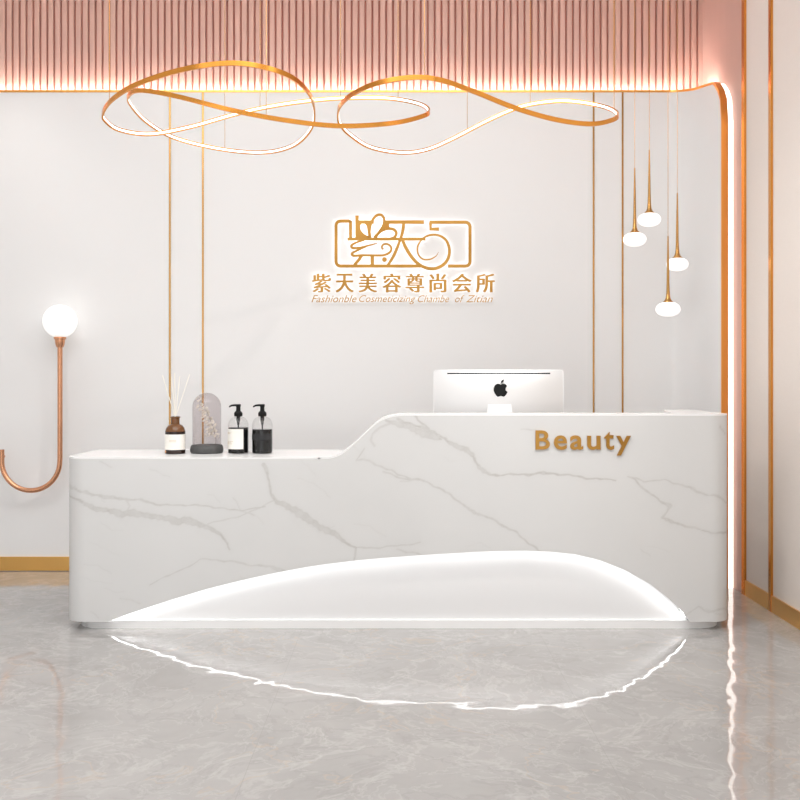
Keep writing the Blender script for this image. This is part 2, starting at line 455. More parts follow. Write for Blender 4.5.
vein((364,449),(357,461),(365,459.5),(374,463),(392,469.5),(398,474,2),(410,478.5), w=1.1, k=.55)
vein((384,470,.8),(400,478,1.5),(425,482,1.6),(450,494,1.6),(470,510,1.8),(490,519,2.2),(515,531,1.8),(535,548,1.2),(545,556,1), k=.6)
vein((400,481,1),(425,481,.8), k=.35)
vein((398,419,2),(415,427,3),(430,431,2.5),(440,437,3),(455,444,3.5),(465,449,4.5),(474,456,4),(478,464,3),(483,472,3.5),(492,476,2),(515,474,1.6),(535,473,2),(560,475,2),(585,477,1.2),(615,480,.8), k=.8)
vein((632,479,.8),(650,494,2.2),(660,500,1.4),(670,505,3),(667,511,1.5),(663,516,2),(672,521,3.5),(685,526,1.5),(705,532,1.2),(728,533,1.5),(750,534,1), k=.65)
vein((628,478,1),(645,481,.9),(665,479,.8),(690,489,1.8),(704,495,2.2),(722,497,1.4),(730,502,1.4),(760,506,1), k=.55)
vein((685,616,1),(698,608,1.4),(708,612,1.6),(720,609,1.6),(745,612,1), k=.45)
vein((706,609),(722,616), w=1, k=.35)
vein((396,549),(410,553),(425,557), w=1.2, k=.45)
vein((520,428),(536,430), w=1.1, k=.4)
vein((720,425,2),(728,433,1), k=.5); vein((100,461),(113,466), w=.7, k=.35)
vein((120,598),(140,604), w=.7, k=.3); vein((150,470),(170,476), w=.7, k=.25); vein((90,612),(98,617), w=.7, k=.3)
vein((735,440),(760,455), w=2, k=.5)
for _ in range(26):
    a, b = rng.uniform(80, 720), rng.uniform(430, 610); l = rng.uniform(8, 34)
    vein((a,b),(a+l*.5,b+l*rng.uniform(-.1,.35)),(a+l,b+l*rng.uniform(0,.6)), w=.5, k=rng.uniform(.08,.22))
def wob(X, Yy, sx, a, ph):
    return a*(np.sin(X/sx+ph)+.6*np.sin(X/sx*2.3+1.7*ph+Yy/sx)+.4*np.sin(Yy/sx*3.1+X/sx*4.7+ph*2.1)+.1*np.sin(X/sx*9.1+Yy/sx*7.+ph))
def vein_val(PX, PY):
    X = PX+wob(PY, PX, 9., .8, .3); Y = PY+wob(PX, PY, 11., .9, 1.1)
    out_ = np.zeros_like(PX)
    for pl, k in V:
        for (x0,y0,w0),(x1,y1,w1) in zip(pl[:-1], pl[1:]):
            sel = (X > min(x0,x1)-14) & (X < max(x0,x1)+14) & (Y > min(y0,y1)-14) & (Y < max(y0,y1)+14)
            if not sel.any(): continue
            xs, ys = X[sel], Y[sel]; dx, dy = x1-x0, y1-y0
            t = np.clip(((xs-x0)*dx+(ys-y0)*dy)/(dx*dx+dy*dy+1e-9), 0, 1)
            d = np.hypot(xs-x0-t*dx, ys-y0-t*dy); w = (w0+t*(w1-w0))*(.85+.2*np.sin(xs*.11+ys*.17)+.2*np.sin(xs*.37-ys*.29)+.12*np.sin(xs*.83+ys*.51))/2+.35
            core = np.clip(1.35-d/w, 0, 1)
            edge = np.exp(-((d-w*.8)/.7)**2)*.35*(w > 1.5)        # wide veins are paler inside, with darker rims
            v = k*(core*np.where(w > 1.5, .46, .82)+edge) + k*.10*np.exp(-(d/(w*2+2))**2)
            cur = out_[sel]; out_[sel] = np.maximum(cur, v)
    return np.clip(out_, 0, 1)
NR = 190
def desk_front():
    n = len(pts)
    xs = np.array([p[0] for p in pts]); zt = np.array([ztop(x) for x in xs])-.008; zb = np.array([zarch(x) if abs(p[3]+1) < 1e-6 else ZK for x, p in zip(xs, pts)])
    T = np.linspace(0, 1, NR)
    Z = zb[:,None]+(zt-zb)[:,None]*T[None,:]
    Xo = np.repeat(xs[:,None], NR, 1); Yo = np.repeat(np.array([p[1] for p in pts])[:,None], NR, 1)
    verts = np.stack([Xo, Yo, Z], -1).reshape(-1,3)
    U = np.repeat(np.array(us)[:,None], NR, 1)
    vals = vein_val(VX+U*F/D0, VY-(Z-EYE)*F/D0).reshape(-1)
    i = np.arange(n-1)[:,None]; j = np.arange(NR-1)[None,:]
    a = i*NR+j
    faces = np.stack([a, a+NR, a+NR+1, a+1], -1).reshape(-1,4)
    # inner skin (two rows), 26 mm in, plus the rims at top and bottom
    base = n*NR; th = .026
    inner = []
    for k, p in enumerate(pts):
        inner += [(p[0]-p[2]*th, p[1]-p[3]*th, zb[k]), (p[0]-p[2]*th, p[1]-p[3]*th, zt[k])]
    verts = np.concatenate([verts, np.array(inner)])
    f2 = []
    for k in range(n-1):
        b = base+2*k
        f2 += [(b, b+1, b+3, b+2), (k*NR, b, b+2, (k+1)*NR), (k*NR+NR-1, (k+1)*NR+NR-1, b+3, b+1)]
    f2 += [(base, 0, NR-1, base+1)] if False else []
    me = bpy.data.meshes.new('marble_front')
    me.from_pydata(verts.tolist(), [], faces.tolist()+f2)
    at = me.attributes.new('vein', 'FLOAT', 'POINT')
    at.data.foreach_set('value', np.concatenate([vals, np.zeros(len(inner))]).astype(np.float32))
    me.materials.append(M['marble'])
    me.polygons.foreach_set('use_smooth', [True]*len(me.polygons)); me.set_sharp_from_angle(angle=math.radians(40))
    me.update()
    o = bpy.data.objects.new('marble_front', me); COL.objects.link(o); o.parent = DESK; o.location = -Vector(DESK.location)
    o['label'] = 'white marble front with grey veins'
desk_front()
def yfront(x, inset=0.):
    r = RC; 
    if x < DXL+r: d = DXL+r-x; return D0+r-math.sqrt(max(r*r-d*d, 0))
    if x > DXR-r: d = x-(DXR-r); return D0+r-math.sqrt(max(r*r-d*d, 0))
    return D0
def xcols(a, b):
    xs = list(np.linspace(a, b, 160))
    for k in range(15):
        th = math.pi/2*k/14
        for c in (DXL+RC-RC*math.cos(th), DXR-RC+RC*math.cos(th)):
            if a <= c <= b: xs.append(c)
    return sorted(set(round(x, 5) for x in xs))
XR0 = fx(322)
def slab(name, a, b, ybf, zf, th, mat_, label=None, low=False):
    xs = xcols(a, b); mb = MB(); vs = []
    for x in xs:
        y0, y1, z = yfront(x)+(.03 if low and x > XR0 else 0), ybf(x), zf(x)
        vs += [(x,y0,z),(x,y1,z),(x,y1,z-th),(x,y0,z-th)]
    fs = [(4*i+k, 4*i+(k+1) % 4, 4*i+4+(k+1) % 4, 4*i+4+k) for i in range(len(xs)-1) for k in range(4)]
    fs = [f[::-1] for f in fs]
    n = len(xs); fs += [(0,1,2,3), (4*n-1,4*n-2,4*n-3,4*n-4)]
    mb.add(vs, fs)
    o = mb.build(name, mat_, DESK, angle=30)
    if label: o['label'] = label
    return o
XR0 = fx(322)
slab('countertop', DXL, -.01, lambda x: DB, lambda x: ZT_LOW, .008, M['white'], 'low white countertop', True)
slab('ledge', XR0-.02, DXR, lambda x: 5.12 if x < DXR-.24 else 5.12+min(1, (x-(DXR-.24))/.08)**.5*.48, ztop, .008, M['white'], 'high white counter ledge')
# staff side: worktop, inner panels
o = MB().box(-.012, DXR-.16, 5.10, 5.62, .72, .75).build('worktop', M['white'], DESK, smooth=False)
mb = MB(); mb.box(-.03, -.012, 5.12, 5.45, .05, ZT_LOW-.008); mb.box(-.012, DXR-.20, 5.10, 5.118, .75, ZT_HIGH-.012)
mb.box(DXR-.18, DXR-.16, 5.118, 5.60, .05, ZT_HIGH-.012); mb.box(DXL+.02, -.03, 5.425, 5.445, .05, ZT_LOW-.008)
mb.box(DXR-.16, DXR-.02, 5.58, 5.60, .05, ZT_HIGH-.012); mb.box(DXR-.012, DXR, 5.45, 5.60, ZK, ZT_HIGH-.008)
mb.build('inner_panel', M['white'], DESK, smooth=False)
# glowing recess: a soft belly panel behind the arch, LED tucked under its edge
mb = MB(); vs = []; cols = np.linspace(ax_[0]-.01, ax_[-1]+.01, 90); rows = 24
for x in cols:
    zt = zarch(x)+.03
    for k in range(rows+1):
        t = k/rows; z = ZK+(zt-ZK)*t
        vs.append((x, D0+.062+.045*t*t, z))
fs = [(i*(rows+1)+k, (i+1)*(rows+1)+k, (i+1)*(rows+1)+k+1, i*(rows+1)+k+1) for i in range(len(cols)-1) for k in range(rows)]
mb.add(vs, fs)
o = mb.build('recess_panel', M['belly'], DESK); o['label'] = 'smooth white panel lit inside the arch'
mb = MB(); vs = []; xs = np.linspace(ax_[0]+.012, ax_[-1]-.012, 120)
for x in xs:
    z = zarch(x)+.002
    vs += [(x, D0+.030, z), (x, D0+.044, z), (x, D0+.044, z+.006), (x, D0+.030, z+.006)]
fs = [(4*i+k, 4*i+4+k, 4*i+4+(k+1) % 4, 4*i+(k+1) % 4) for i in range(len(xs)-1) for k in range(4)]
mb.add(vs, fs); o = mb.build('light_strip', M['ledarch'], DESK, smooth=False); o['label'] = 'white light strip under the arch edge'
# plinth
pp = []
PXL, PXR, PY0, PR = DXL+.045, DXR-.035, D0+.035, .13
for k in range(11): a = math.pi/2*k/10; pp.append((PXL+PR-PR*math.cos(a), PY0+PR-PR*math.sin(a)))
for k in range(11): a = math.pi/2*k/10; pp.append((PXR-PR+PR*math.sin(a), PY0+PR-PR*math.cos(a)))
pp += [(PXR, DB-.02), (PXL, DB-.02)]
n = len(pp); mb = MB()
mb.add([(x,y,0) for x,y in pp]+[(x,y,ZK) for x,y in pp], [(i,(i+1)%n,(i+1)%n+n,i+n) for i in range(n)]+[tuple(range(n))[::-1], tuple(range(n,2*n))])
o = mb.build('plinth', M['white'], DESK); o['label'] = 'recessed white plinth'

# ------------------------------------------------------------------ lettering
def text_mesh(s, bold=0., shear=0.):
    cu = bpy.data.curves.new('t', 'FONT'); cu.body = s; cu.size = 1; cu.shear = shear
    cu.offset = bold; cu.extrude = 0.; cu.resolution_u = 4
    ob = bpy.data.objects.new('t', cu); COL.objects.link(ob)
    dg = bpy.context.evaluated_depsgraph_get(); dg.update()
    me = bpy.data.meshes.new_from_object(ob.evaluated_get(dg))
    vs = np.array([v.co[:2] for v in me.vertices]); fs = [tuple(p.vertices) for p in me.polygons]
    bpy.data.objects.remove(ob); bpy.data.curves.remove(cu)
    return vs, fs
def fitted(s, px0, px1, py0, py1, Yf, th, mats, name, parent, bold=0., shear=0., back=0, fat=0.):
    vs, fs = text_mesh(s, bold, shear)
    lo, hi = vs.min(0), vs.max(0)
    a, b = P(px0, py1, Yf), P(px1, py0, Yf)
    q = (vs-lo)/(hi-lo)
    X = a.x+q[:,0]*(b.x-a.x); Z = a.z+q[:,1]*(b.z-a.z); n = len(vs)
    v3 = [(x, Yf, z) for x, z in zip(X, Z)]+[(x, Yf+th, z) for x, z in zip(X, Z)]
    ed = {}
    for f in fs:
        for i in range(len(f)):
            e = (f[i], f[(i+1) % len(f)]); ed[e] = 1
    mb = MB(); o = 0
    mb.v = v3
    for f in fs:
        mb.f.append(f); mb.mi.append(0)
        mb.f.append(tuple(i+n for i in f[::-1])); mb.mi.append(back)
    for (p, q_) in ed:
        if (q_, p) not in ed: mb.f.append((q_, p, p+n, q_+n)); mb.mi.append(0)
    if fat:
        base, bf, bm = list(mb.v), list(mb.f), list(mb.mi); N_ = len(base)
        for j_, (dx, dz) in enumerate(((fat,0),(-fat,0),(fat*.5,fat*.25),(-fat*.5,-fat*.25))):
            e = (j_+1)*.00035; o_ = N_*(j_+1)
            mb.v += [(v[0]+dx*Yf/F, v[1]+(e if v[1] < Yf+th*.5 else -e), v[2]+dz*Yf/F) for v in base]
            mb.f += [tuple(i+o_ for i in f) for f in bf]; mb.mi += bm
    return mb.build(name, mats, parent, smooth=False)
for ch, a, b, t, bt in (('B',535.6,550,430.4,449.6),('e',553.9,567.2,435.4,449.9),('a',570.2,583.2,435.4,449.9),('u',587.2,600.7,435.8,449.9),('t',604.2,614.2,431.8,449.9),('y',616.3,631,435.8,455.6)):
    fitted(ch, a, b, t, bt, D0-.009, .0092, [M['signgold']], 'letter', DESK, bold=.016)

SIGN = empty('wall_sign', (P(402,290,6.38).x, 6.38, P(402,302,6.38).z), 'gold backlit wall sign with outlined emblem, row of characters and fine italic lettering', 'sign')
YS = 6.368; TH = .012; GM = [M['signgold'], M['halo']]
k = YS/F
def q(p): v = P(p[0], p[1], YS); return (v.x, v.z)
def crv(p, per=6): return [ (v[0], v[1]) for v in catmull([(a[0],a[1],0) for a in p], per, False)]
mb = MB()
def st(p, w=2.6, smooth=False, y=0.):
    p2 = crv(p) if smooth else p
    if hasattr(w, '__len__'): w = [x*k for x in np.interp(np.linspace(0,1,len(p2)), np.linspace(0,1,len(w)), w)]
    else: w = (w+.75)*k
    stroke(mb, [q(a) for a in p2], w, YS+y, YS+TH, 0, 1)
def corner(cx, cy, r, a0, a1): return [(cx+r*math.cos(math.radians(a)), cy+r*math.sin(math.radians(a))) for a in np.linspace(a0, a1, 6)]
st([(350.5,239),(350.5,221.2)]+[(349,221)]+corner(340.5,225.5,4.5,-90,-180)+corner(340.5,261.5,4.5,180,90)+[(384,266),(421,266)], 2.4)
st([(357,215.5),(357,239)], 2.8, y=.0004)
st([(347.5,239),(417,239),(425.5,239)], 2.2, y=.0008)
st([(384,222),(424,222)], 2.8, y=.0002)
st([(356,222),(374,222)], 2.8, y=.0006)
st([(404,221),(402.5,232),(399,243),(394,255),(388,265)], (3.6,3.2,2.8,3.2,2.6), True, .0010)
st([(402,238),(405,246),(411,256),(418,263.5),(427,268),(437,268),(446,262),(449.5,252),(447,241.5),(440,235.8),(431,234.8),(423,238.4),(417.8,246),(418.2,254),(423,259),(430,259.2),(436,256),(438.5,252)], (3.2,3.4,3.4,3.2,3.2,3.2,3.2,3.0,2.6,2.2,2.0,1.8,1.8,1.6,1.6,1.4,.9,.3), True, .0014)
st([(439,229),(430.6,229),(430.6,222.3)], 2.6)
st([(429.4,222.2),(464.5,222.2)]+corner(465.5,226.7,4.5,-90,0)+corner(465.5,261.5,4.5,0,90)+[(448,266)], 2.4, y=.0003)
st([(369,237.5),(363,234.5),(359.3,229),(360,223.5),(364,222),(367.6,225.5),(368.6,231),(369.6,238)], 1.7, True, .0005)
st([(370.5,238),(369.6,231),(371.5,222),(376,215.8),(381,214.8),(384,218.5),(383.4,225),(379.5,231.5),(374,237.5)], 1.9, True, .0011)
st([(375,238),(380,231.8),(386.5,228.8),(392.8,229),(396.3,232.5),(394.5,237.2),(390,239)], 2.1, True, .0013)
poly_prism(mb, [q(p) for p in [(357,229),(359,231),(362,235),(368.5,239.5),(357,239.5)]], YS+.0002, YS+TH, 0, 1)
poly_prism(mb, [q(p) for p in [(356,221),(373,221),(370.5,224.5),(369.3,228),(367.5,224),(364.5,221.6),(360,222.4),(357,226)]], YS+.0001, YS+TH, 0, 1)
poly_prism(mb, [q(p) for p in [(383.6,220),(391,220.8),(389,225),(390.5,228.6),(386,228.2),(381,231)]], YS+.0004, YS+TH, 0, 1)
st([(364,240),(356,242.5),(351.5,245.5),(353,248),(360,247.6),(368,245.5),(377,243.2)], (2,2,2.6,2.6,2.2,1.8,.8), True, .0016)
st([(366,246.5),(358,250),(352.2,253.2),(353.5,255.6),(362,255.2),(375,255.3),(384,255),(390,252),(391.2,247.5),(388,244.2),(383.6,244.3),(381.8,247),(383,249.2)], (1.6,2,2.6,2.6,2.2,2.2,2.2,2.2,2.2,2.0,1.8,1.8,2.0), True, .0018)
st([(361.5,255.5),(359,259.5),(354.5,265)], 2.4, y=.0005)
st([(372.3,255.5),(372.3,265.5)], 2.8, y=.0006)
poly_prism(mb, [q((384.5+2.4*math.cos(a), 259.5+2.4*math.sin(a))) for a in np.linspace(0, 2*math.pi, 17)[:-1]], YS, YS+TH, 0, 1)
o = mb.build('emblem', GM, SIGN, smooth=False); o['label'] = 'gold outlined camera-shaped emblem with petals and a spiral'
for ch, cx, w in zip('紫天美容尊尚会所', (321.6,344.6,367.8,391.8,414.8,437.9,461.9,485.3), (19,18,18.5,18.5,18.5,17,19.5,19)):
    fitted(ch, cx-w/2+.6, cx+w/2-.6, 273.8, 292.2, YS, TH, GM, 'sign_character', SIGN, back=1, fat=.65)
for wd, a, b, t in (('Fashionble',311.5,356.5,295.2),('Cosmeticizing',359,415.5,295.2),('Chambe',417.8,449.3,295.2),('of',455,464.3,295.2),('Zitian',466,492.8,295.2)):
    desc = 304.0 if ('g' in wd or wd == 'of') else 302.0
    fitted(wd, a, b, t, desc if 'g' in wd else 302.2, YS, TH, GM, 'script_word', SIGN, bold=-.004, shear=.35, back=1)

# ------------------------------------------------------------------ ring chandeliers
def chandelier(ctrl, wires, label):
    W = [P(*c) for c in ctrl]; pa = catmull(W, 9, True); n = len(pa)
    cx = sum((p.x for p in pa))/n; cy = sum((p.y for p in pa))/n; cz = min(p.z for p in pa)
    root = empty('ring_chandelier', (cx, cy, cz), label, 'chandelier', None)
    def band(name, rect, m):
        vs = []
        for i, p in enumerate(pa):
            T = (pa[(i+1) % n]-pa[(i-1) % n]).normalized()
            R_ = T.cross(Vector((0,0,1))).normalized(); U = R_.cross(T).normalized()
            for a, b in rect: vs.append(p+R_*a+U*b)
        c = len(rect)
        fs = [(i*c+k_, i*c+(k_+1) % c, ((i+1) % n)*c+(k_+1) % c, ((i+1) % n)*c+k_) for i in range(n) for k_ in range(c)]
        return MB().add(vs, fs).build(name, m, root, angle=50)
    band('gold_band', [(.005,-.011),(.005,.011),(-.004,.011),(-.004,-.011)], M['gold'])
    o = band('light_strip', [(-.004,-.0055),(-.004,.0055),(-.0055,.005),(-.0055,-.005)], M['ledring'])
    o['label'] = 'glowing white inner strip'
    for wx, wy in wires:
        best = min(pa, key=lambda p: (VX+p.x*F/p.y-wx)**2+(VY-(p.z-EYE)*F/p.y-wy)**2)
        MB().tube([best+Vector((0,0,.008)), Vector((best.x, best.y, ZC))], .0015, 6).build('wire', M['brass'], root)
    return root
chandelier([(103,113,4.75),(113,99,4.6),(140,83,4.45),(190,68,4.3),(240,63.5,4.3),(285,74,4.4),(308,92,4.6),(314.5,112,4.85),(310,130,5.05),(292,146,5.25),(262,152.5,5.4),(220,149,5.45),(175,138,5.4),(147,122,5.25),(131,105,5.02),(128.5,96,4.87),(140,90.5,4.75),(175,96,4.65),(235,111,4.6),(290,121,4.6),(340,126,4.65),(390,123.5,4.7),(420,117,4.8),(429,111,4.9),(418,103.5,5.0),(385,98,5.1),(335,98.5,5.15),(285,104,5.15),(240,113,5.12),(190,127,5.06),(150,134,4.99),(120,130,4.9),(106,121,4.82)],
    [(109.5,103),(224,149),(260,108),(268,117),(339,98.5),(399,100)],
    'large looping gold ring chandelier hanging on the left, above the low counter')
chandelier([(338,117,4.9),(340,106,4.78),(353,94,4.6),(378,83,4.45),(412,77.5,4.4),(440,80,4.4),(475,92,4.5),(515,108,4.55),(555,119.5,4.6),(590,124,4.65),(612,120,4.75),(617.5,114,4.85),(605,107,5.0),(575,101.5,5.1),(550,101.5,5.15),(520,107,5.2),(490,119.5,5.25),(450,140,5.3),(425,150,5.3),(400,152.5,5.25),(370,147,5.15),(350,134.5,5.02),(341,125,4.95)],
    [(425,78),(466,132),(530,104.5),(613,112)],
    'smaller looping gold ring chandelier hanging on the right, above the high counter')

# ------------------------------------------------------------------ pendant lamps
def pendant(px, py, Y, wpx, stem_top, capy, label):
    c = P(px, py, Y); r = wpx/2*Y/F; h = r*.60
    root = empty('pendant_lamp', (c.x, c.y, c.z-h), label, 'pendant lamp', 'opal pendant lamps hanging at the right')
    prof = []
    for i in range(25):
        a = -math.pi/2+math.pi*i/24; e = .82
        prof.append((r*abs(math.cos(a))**e, h*math.copysign(abs(math.sin(a))**1.0, math.sin(a))))
    MB().lathe(prof, c).build('globe', M['globe'], root)
    zc = P(px, capy, Y).z; zs = P(px, stem_top, Y).z; r0 = 5.2*Y/F
    zg = c.z+h-.004
    prof = [(.0, zg-.002), (r0, zg-.001), (r0*.95, zg+.005), (r0*.62, zg+.016), (r0*.42, zg+.032), (r0*.34, zg+.06), (.0085, zg+.12), (.0075, zg+(zs-zg)*.5), (.0038, zs), (0, zs)]
    MB().lathe([(a, b) for a, b in prof], (c.x, c.y, 0), 20).build('stem', M['brass'], root)
    MB().tube([(c.x, c.y, zs-.01), (c.x, c.y, ZC)], .0015, 6).build('wire', M['brass'], root)
pendant(634.7,239.4,5.85,22.8,168,232,'white opal globe pendant nearest the vertical brass inlay, second highest of the four')
pendant(649.3,219.6,6.0,22.4,150,212,'white opal globe pendant hanging highest of the four')
pendant(677.3,264.3,6.0,21.6,193,257,'white opal globe pendant nearest the curved gold wall edge, second lowest of the four')
pendant(668,309.2,5.75,24,236,302,'white opal globe pendant hanging lowest of the four')

# ------------------------------------------------------------------ wall lamp
YL = 6.27
c = P(60, 321.3, YL); r = 16.4*YL/F
WL = empty('wall_lamp', (P(31,461,YL).x, YL, P(31,491,YL).z), 'copper J-shaped wall lamp with a glowing white globe left of the desk', 'wall lamp')
mb = MB(); prof = [(r*math.cos(a), r*math.sin(a)) for a in np.linspace(-math.pi/2, math.pi/2, 33)]
mb.lathe(prof, c, 48).build('globe', M['globe2'], WL)
s_ = YL/F
mb = MB(); zc = c.z-r
mb.lathe([(0,.006),(5.8*s_,.006),(6.0*s_,-.002),(5.8*s_,-.010),(4.9*s_,-.012),(4.7*s_,-.035),(4.1*s_,-.048),(3.4*s_,-.062),(0,-.062)][::-1], (c.x, YL, zc), 32).build('collar', M['copper'], WL)
cc = P(30.8, 461.5, YL); R_ = 29*s_
pl = [Vector((c.x, YL, zc-.04)), Vector((c.x, YL, cc.z+.02))]
for a in np.linspace(0, math.pi, 33): pl.append(Vector((cc.x+R_*math.cos(a), YL, cc.z-R_*math.sin(a))))
xl = cc.x-R_; zt = P(0, 452, YL).z
pl += [Vector((xl, YL, zt-.02))]
pl[-1] = Vector((xl, YL, P(0, 449.5, YL).z))
MB().tube(pl, 2.45*s_, 20).build('tube', M['copper'], WL)
zs_ = P(0, 458, YL).z
mb = MB(); mb.tube([(xl,YL,zs_),(xl-.045,6.39,zs_)], .006, 16); mb.tube([(xl-.045,6.40,zs_),(xl-.045,6.388,zs_)], .014, 28); mb.build('wall_bracket', M['copper'], WL)

# ------------------------------------------------------------------ things on the low counter
Z0 = ZT_LOW
def on(px, Y): return (px-VX)*Y/F
YC = 5.16; u = YC/F          # metres per px there
# reed diffuser
x = on(175.3, YC); c = (x, YC, Z0); rb = 10*u
RD = empty('reed_diffuser', c, 'amber glass reed diffuser with a cream label and pale reeds', 'reed diffuser')
body = [(0,.0005),(rb-.003,.0005),(rb,.004),(rb,20.5*u),(rb*.98,23*u),(rb*.88,26*u),(rb*.68,28.4*u),(4.4*u,29.5*u),(4.2*u,31*u),(4.3*u,35.5*u),(5.0*u,36*u),(5.0*u,37*u),(3.8*u,37.2*u),(3.6*u,30*u)]
mb = MB(); 
lo = [p for p in body if p[1] <= 20.5*u]+[(rb*.995,22.3*u)]; hi = [(rb*.995,22.3*u)]+[p for p in body if p[1] > 22.3*u]
mb.lathe(lo, c, 40, 1); mb.lathe(hi, c, 40, 0)
mb.build('bottle', [M['amber'], M['amberdark']], RD)
mb = MB(); vs = []; fs = []
def wrap_label(rr, z0, z1, cx, a0, a1, name, m, parent, cy=YC):
    mb = MB(); n = 28; vs = []
    for i in range(n+1):
        a = math.radians(a0+(a1-a0)*i/n)
        for rr_ in (rr, rr+.0006): vs += [(cx+rr_*math.sin(a), cy-rr_*math.cos(a), z0), (cx+rr_*math.sin(a), cy-rr_*math.cos(a), z1)]
    for i in range(n):
        b = 4*i; d = b+4
        fs_ = [(b+2,d+2,d+3,b+3),(b+1,b+3,d+3,d+1),(b,d,d+2,b+2),(b,b+1,d+1,d)]
        mb.f += fs_; mb.mi += [0]*4
    mb.v = vs
    return mb.build(name, m, parent)
wrap_label(rb+.0003, Z0+4.2*u, Z0+19.5*u, x, -88, 88, 'paper_label', M['paper'], RD)
for zz in (13.6, 12.2): wrap_label(rb+.001, Z0+zz*u, Z0+(zz+.5)*u, x, -22, 18, 'label_print', M['ink'], RD)
wrap_label(rb+.0004, Z0+1.2*u, Z0+3.6*u, x, -78, -48, 'gold_fleck', M['gold'], RD)
neck = Z0+36*u
for tx, ty, dy in ((162.3,375.5,.01),(171.4,377,-.02),(174.6,373,.02),(179.6,376.5,-.01),(189.6,374.3,.01)):
    T = P(tx, ty, YC+dy); bx = x-(T.x-x)*.22
    B_ = Vector((bx, YC-dy*.3, neck-.05)); d = (T-B_)
    MB().tube([B_, T], .0023, 8).build('reed', M['reed'], RD)
# glass cloche on slate base
YK = 5.2; uk = YK/F; x = on(206.8, YK)
GC = empty('glass_cloche', (x, YK, Z0), 'smoky glass dome on a round charcoal base beside the reed diffuser', 'glass dome')
MB().lathe([(0,.0005),(15*uk,.0005),(16.2*uk,1.5*uk),(16.4*uk,4*uk),(15.8*uk,7*uk),(14.6*uk,8.3*uk),(0,8.4*uk)], (x,YK,Z0), 48).build('base', M['slate'], GC)
R0 = 14.2*uk; t_ = .0018; zt = Z0+8.5*uk; H = 37.6*uk
outp = [(R0,0)]+[(R0, H*.2), (R0, H*.5)]+[(R0*math.cos(a), H+R0*math.sin(a)) for a in np.linspace(0, math.pi/2, 18)]
inp = [((R0-t_)*math.cos(a), H+(R0-t_)*math.sin(a)) for a in np.linspace(math.pi/2, 0, 18)]+[(R0-t_, H*.5), (R0-t_, 0), (R0, 0)]
MB().lathe(outp+inp, (x,YK,zt), 56).build('dome', M['smoke'], GC)
def blob(mb, c, r, n=(0,0,1), sq=.35, seg=8):
    c = Vector(c); n = Vector(n).normalized(); e = n.orthogonal().normalized(); g = n.cross(e)
    vs = []; fs = []; rows = 5
    for i in range(rows+1):
        a = -math.pi/2+math.pi*i/rows
        for k_ in range(seg):
            th = 2*math.pi*k_/seg
            vs.append(c+(e*math.cos(th)*r+g*math.sin(th)*r*.6)*max(math.cos(a),.02)+n*math.sin(a)*r*sq)
    for i in range(rows):
        for k_ in range(seg): fs.append((i*seg+k_, i*seg+(k_+1)%seg, (i+1)*seg+(k_+1)%seg, (i+1)*seg+k_))
    mb.add(vs, fs)
sprig = [(215.2,444.8),(216,440),(214.5,432),(211.5,423),(207.5,413),(202,403),(198.5,397)]
SP = empty('dried_flower', tuple(P(215.2,444.6,YK)), 'spray of dried cream flowers under the glass dome', 'dried flower')
w3 = catmull([P(a, b, YK) for a, b in sprig], 5, False)
MB().tube(w3, .0012, 6).build('stem', M['twig'], SP)
for (fx_, fy_, n_, rr) in ((198.5,399,5,2.6),(200.5,407,6,3.4),(205,410.5,6,3.2),(206,414,6,3.4),(204.3,418.5,5,2.8),(209,421,7,3.8),(212.5,425,6,3.2),(208.5,427,6,3.2),(211.5,430.5,7,3.6),(207.5,434,5,2.6),(214.5,433,6,3.2),(217,435.5,4,2.4)):
    mb = MB(); cc = P(fx_, fy_, YK+random.uniform(-.02,.02))
    for k_ in range(n_):
        a = 2*math.pi*k_/n_+random.random(); d = Vector((math.cos(a), random.uniform(-.5,.2), math.sin(a)))
        blob(mb, cc+d*rr*uk*.8, rr*uk*.6, Vector((random.uniform(-.6,.6), -1, random.uniform(-.6,.6))), .3)
    mb.build('blossom', M['petal'], SP)
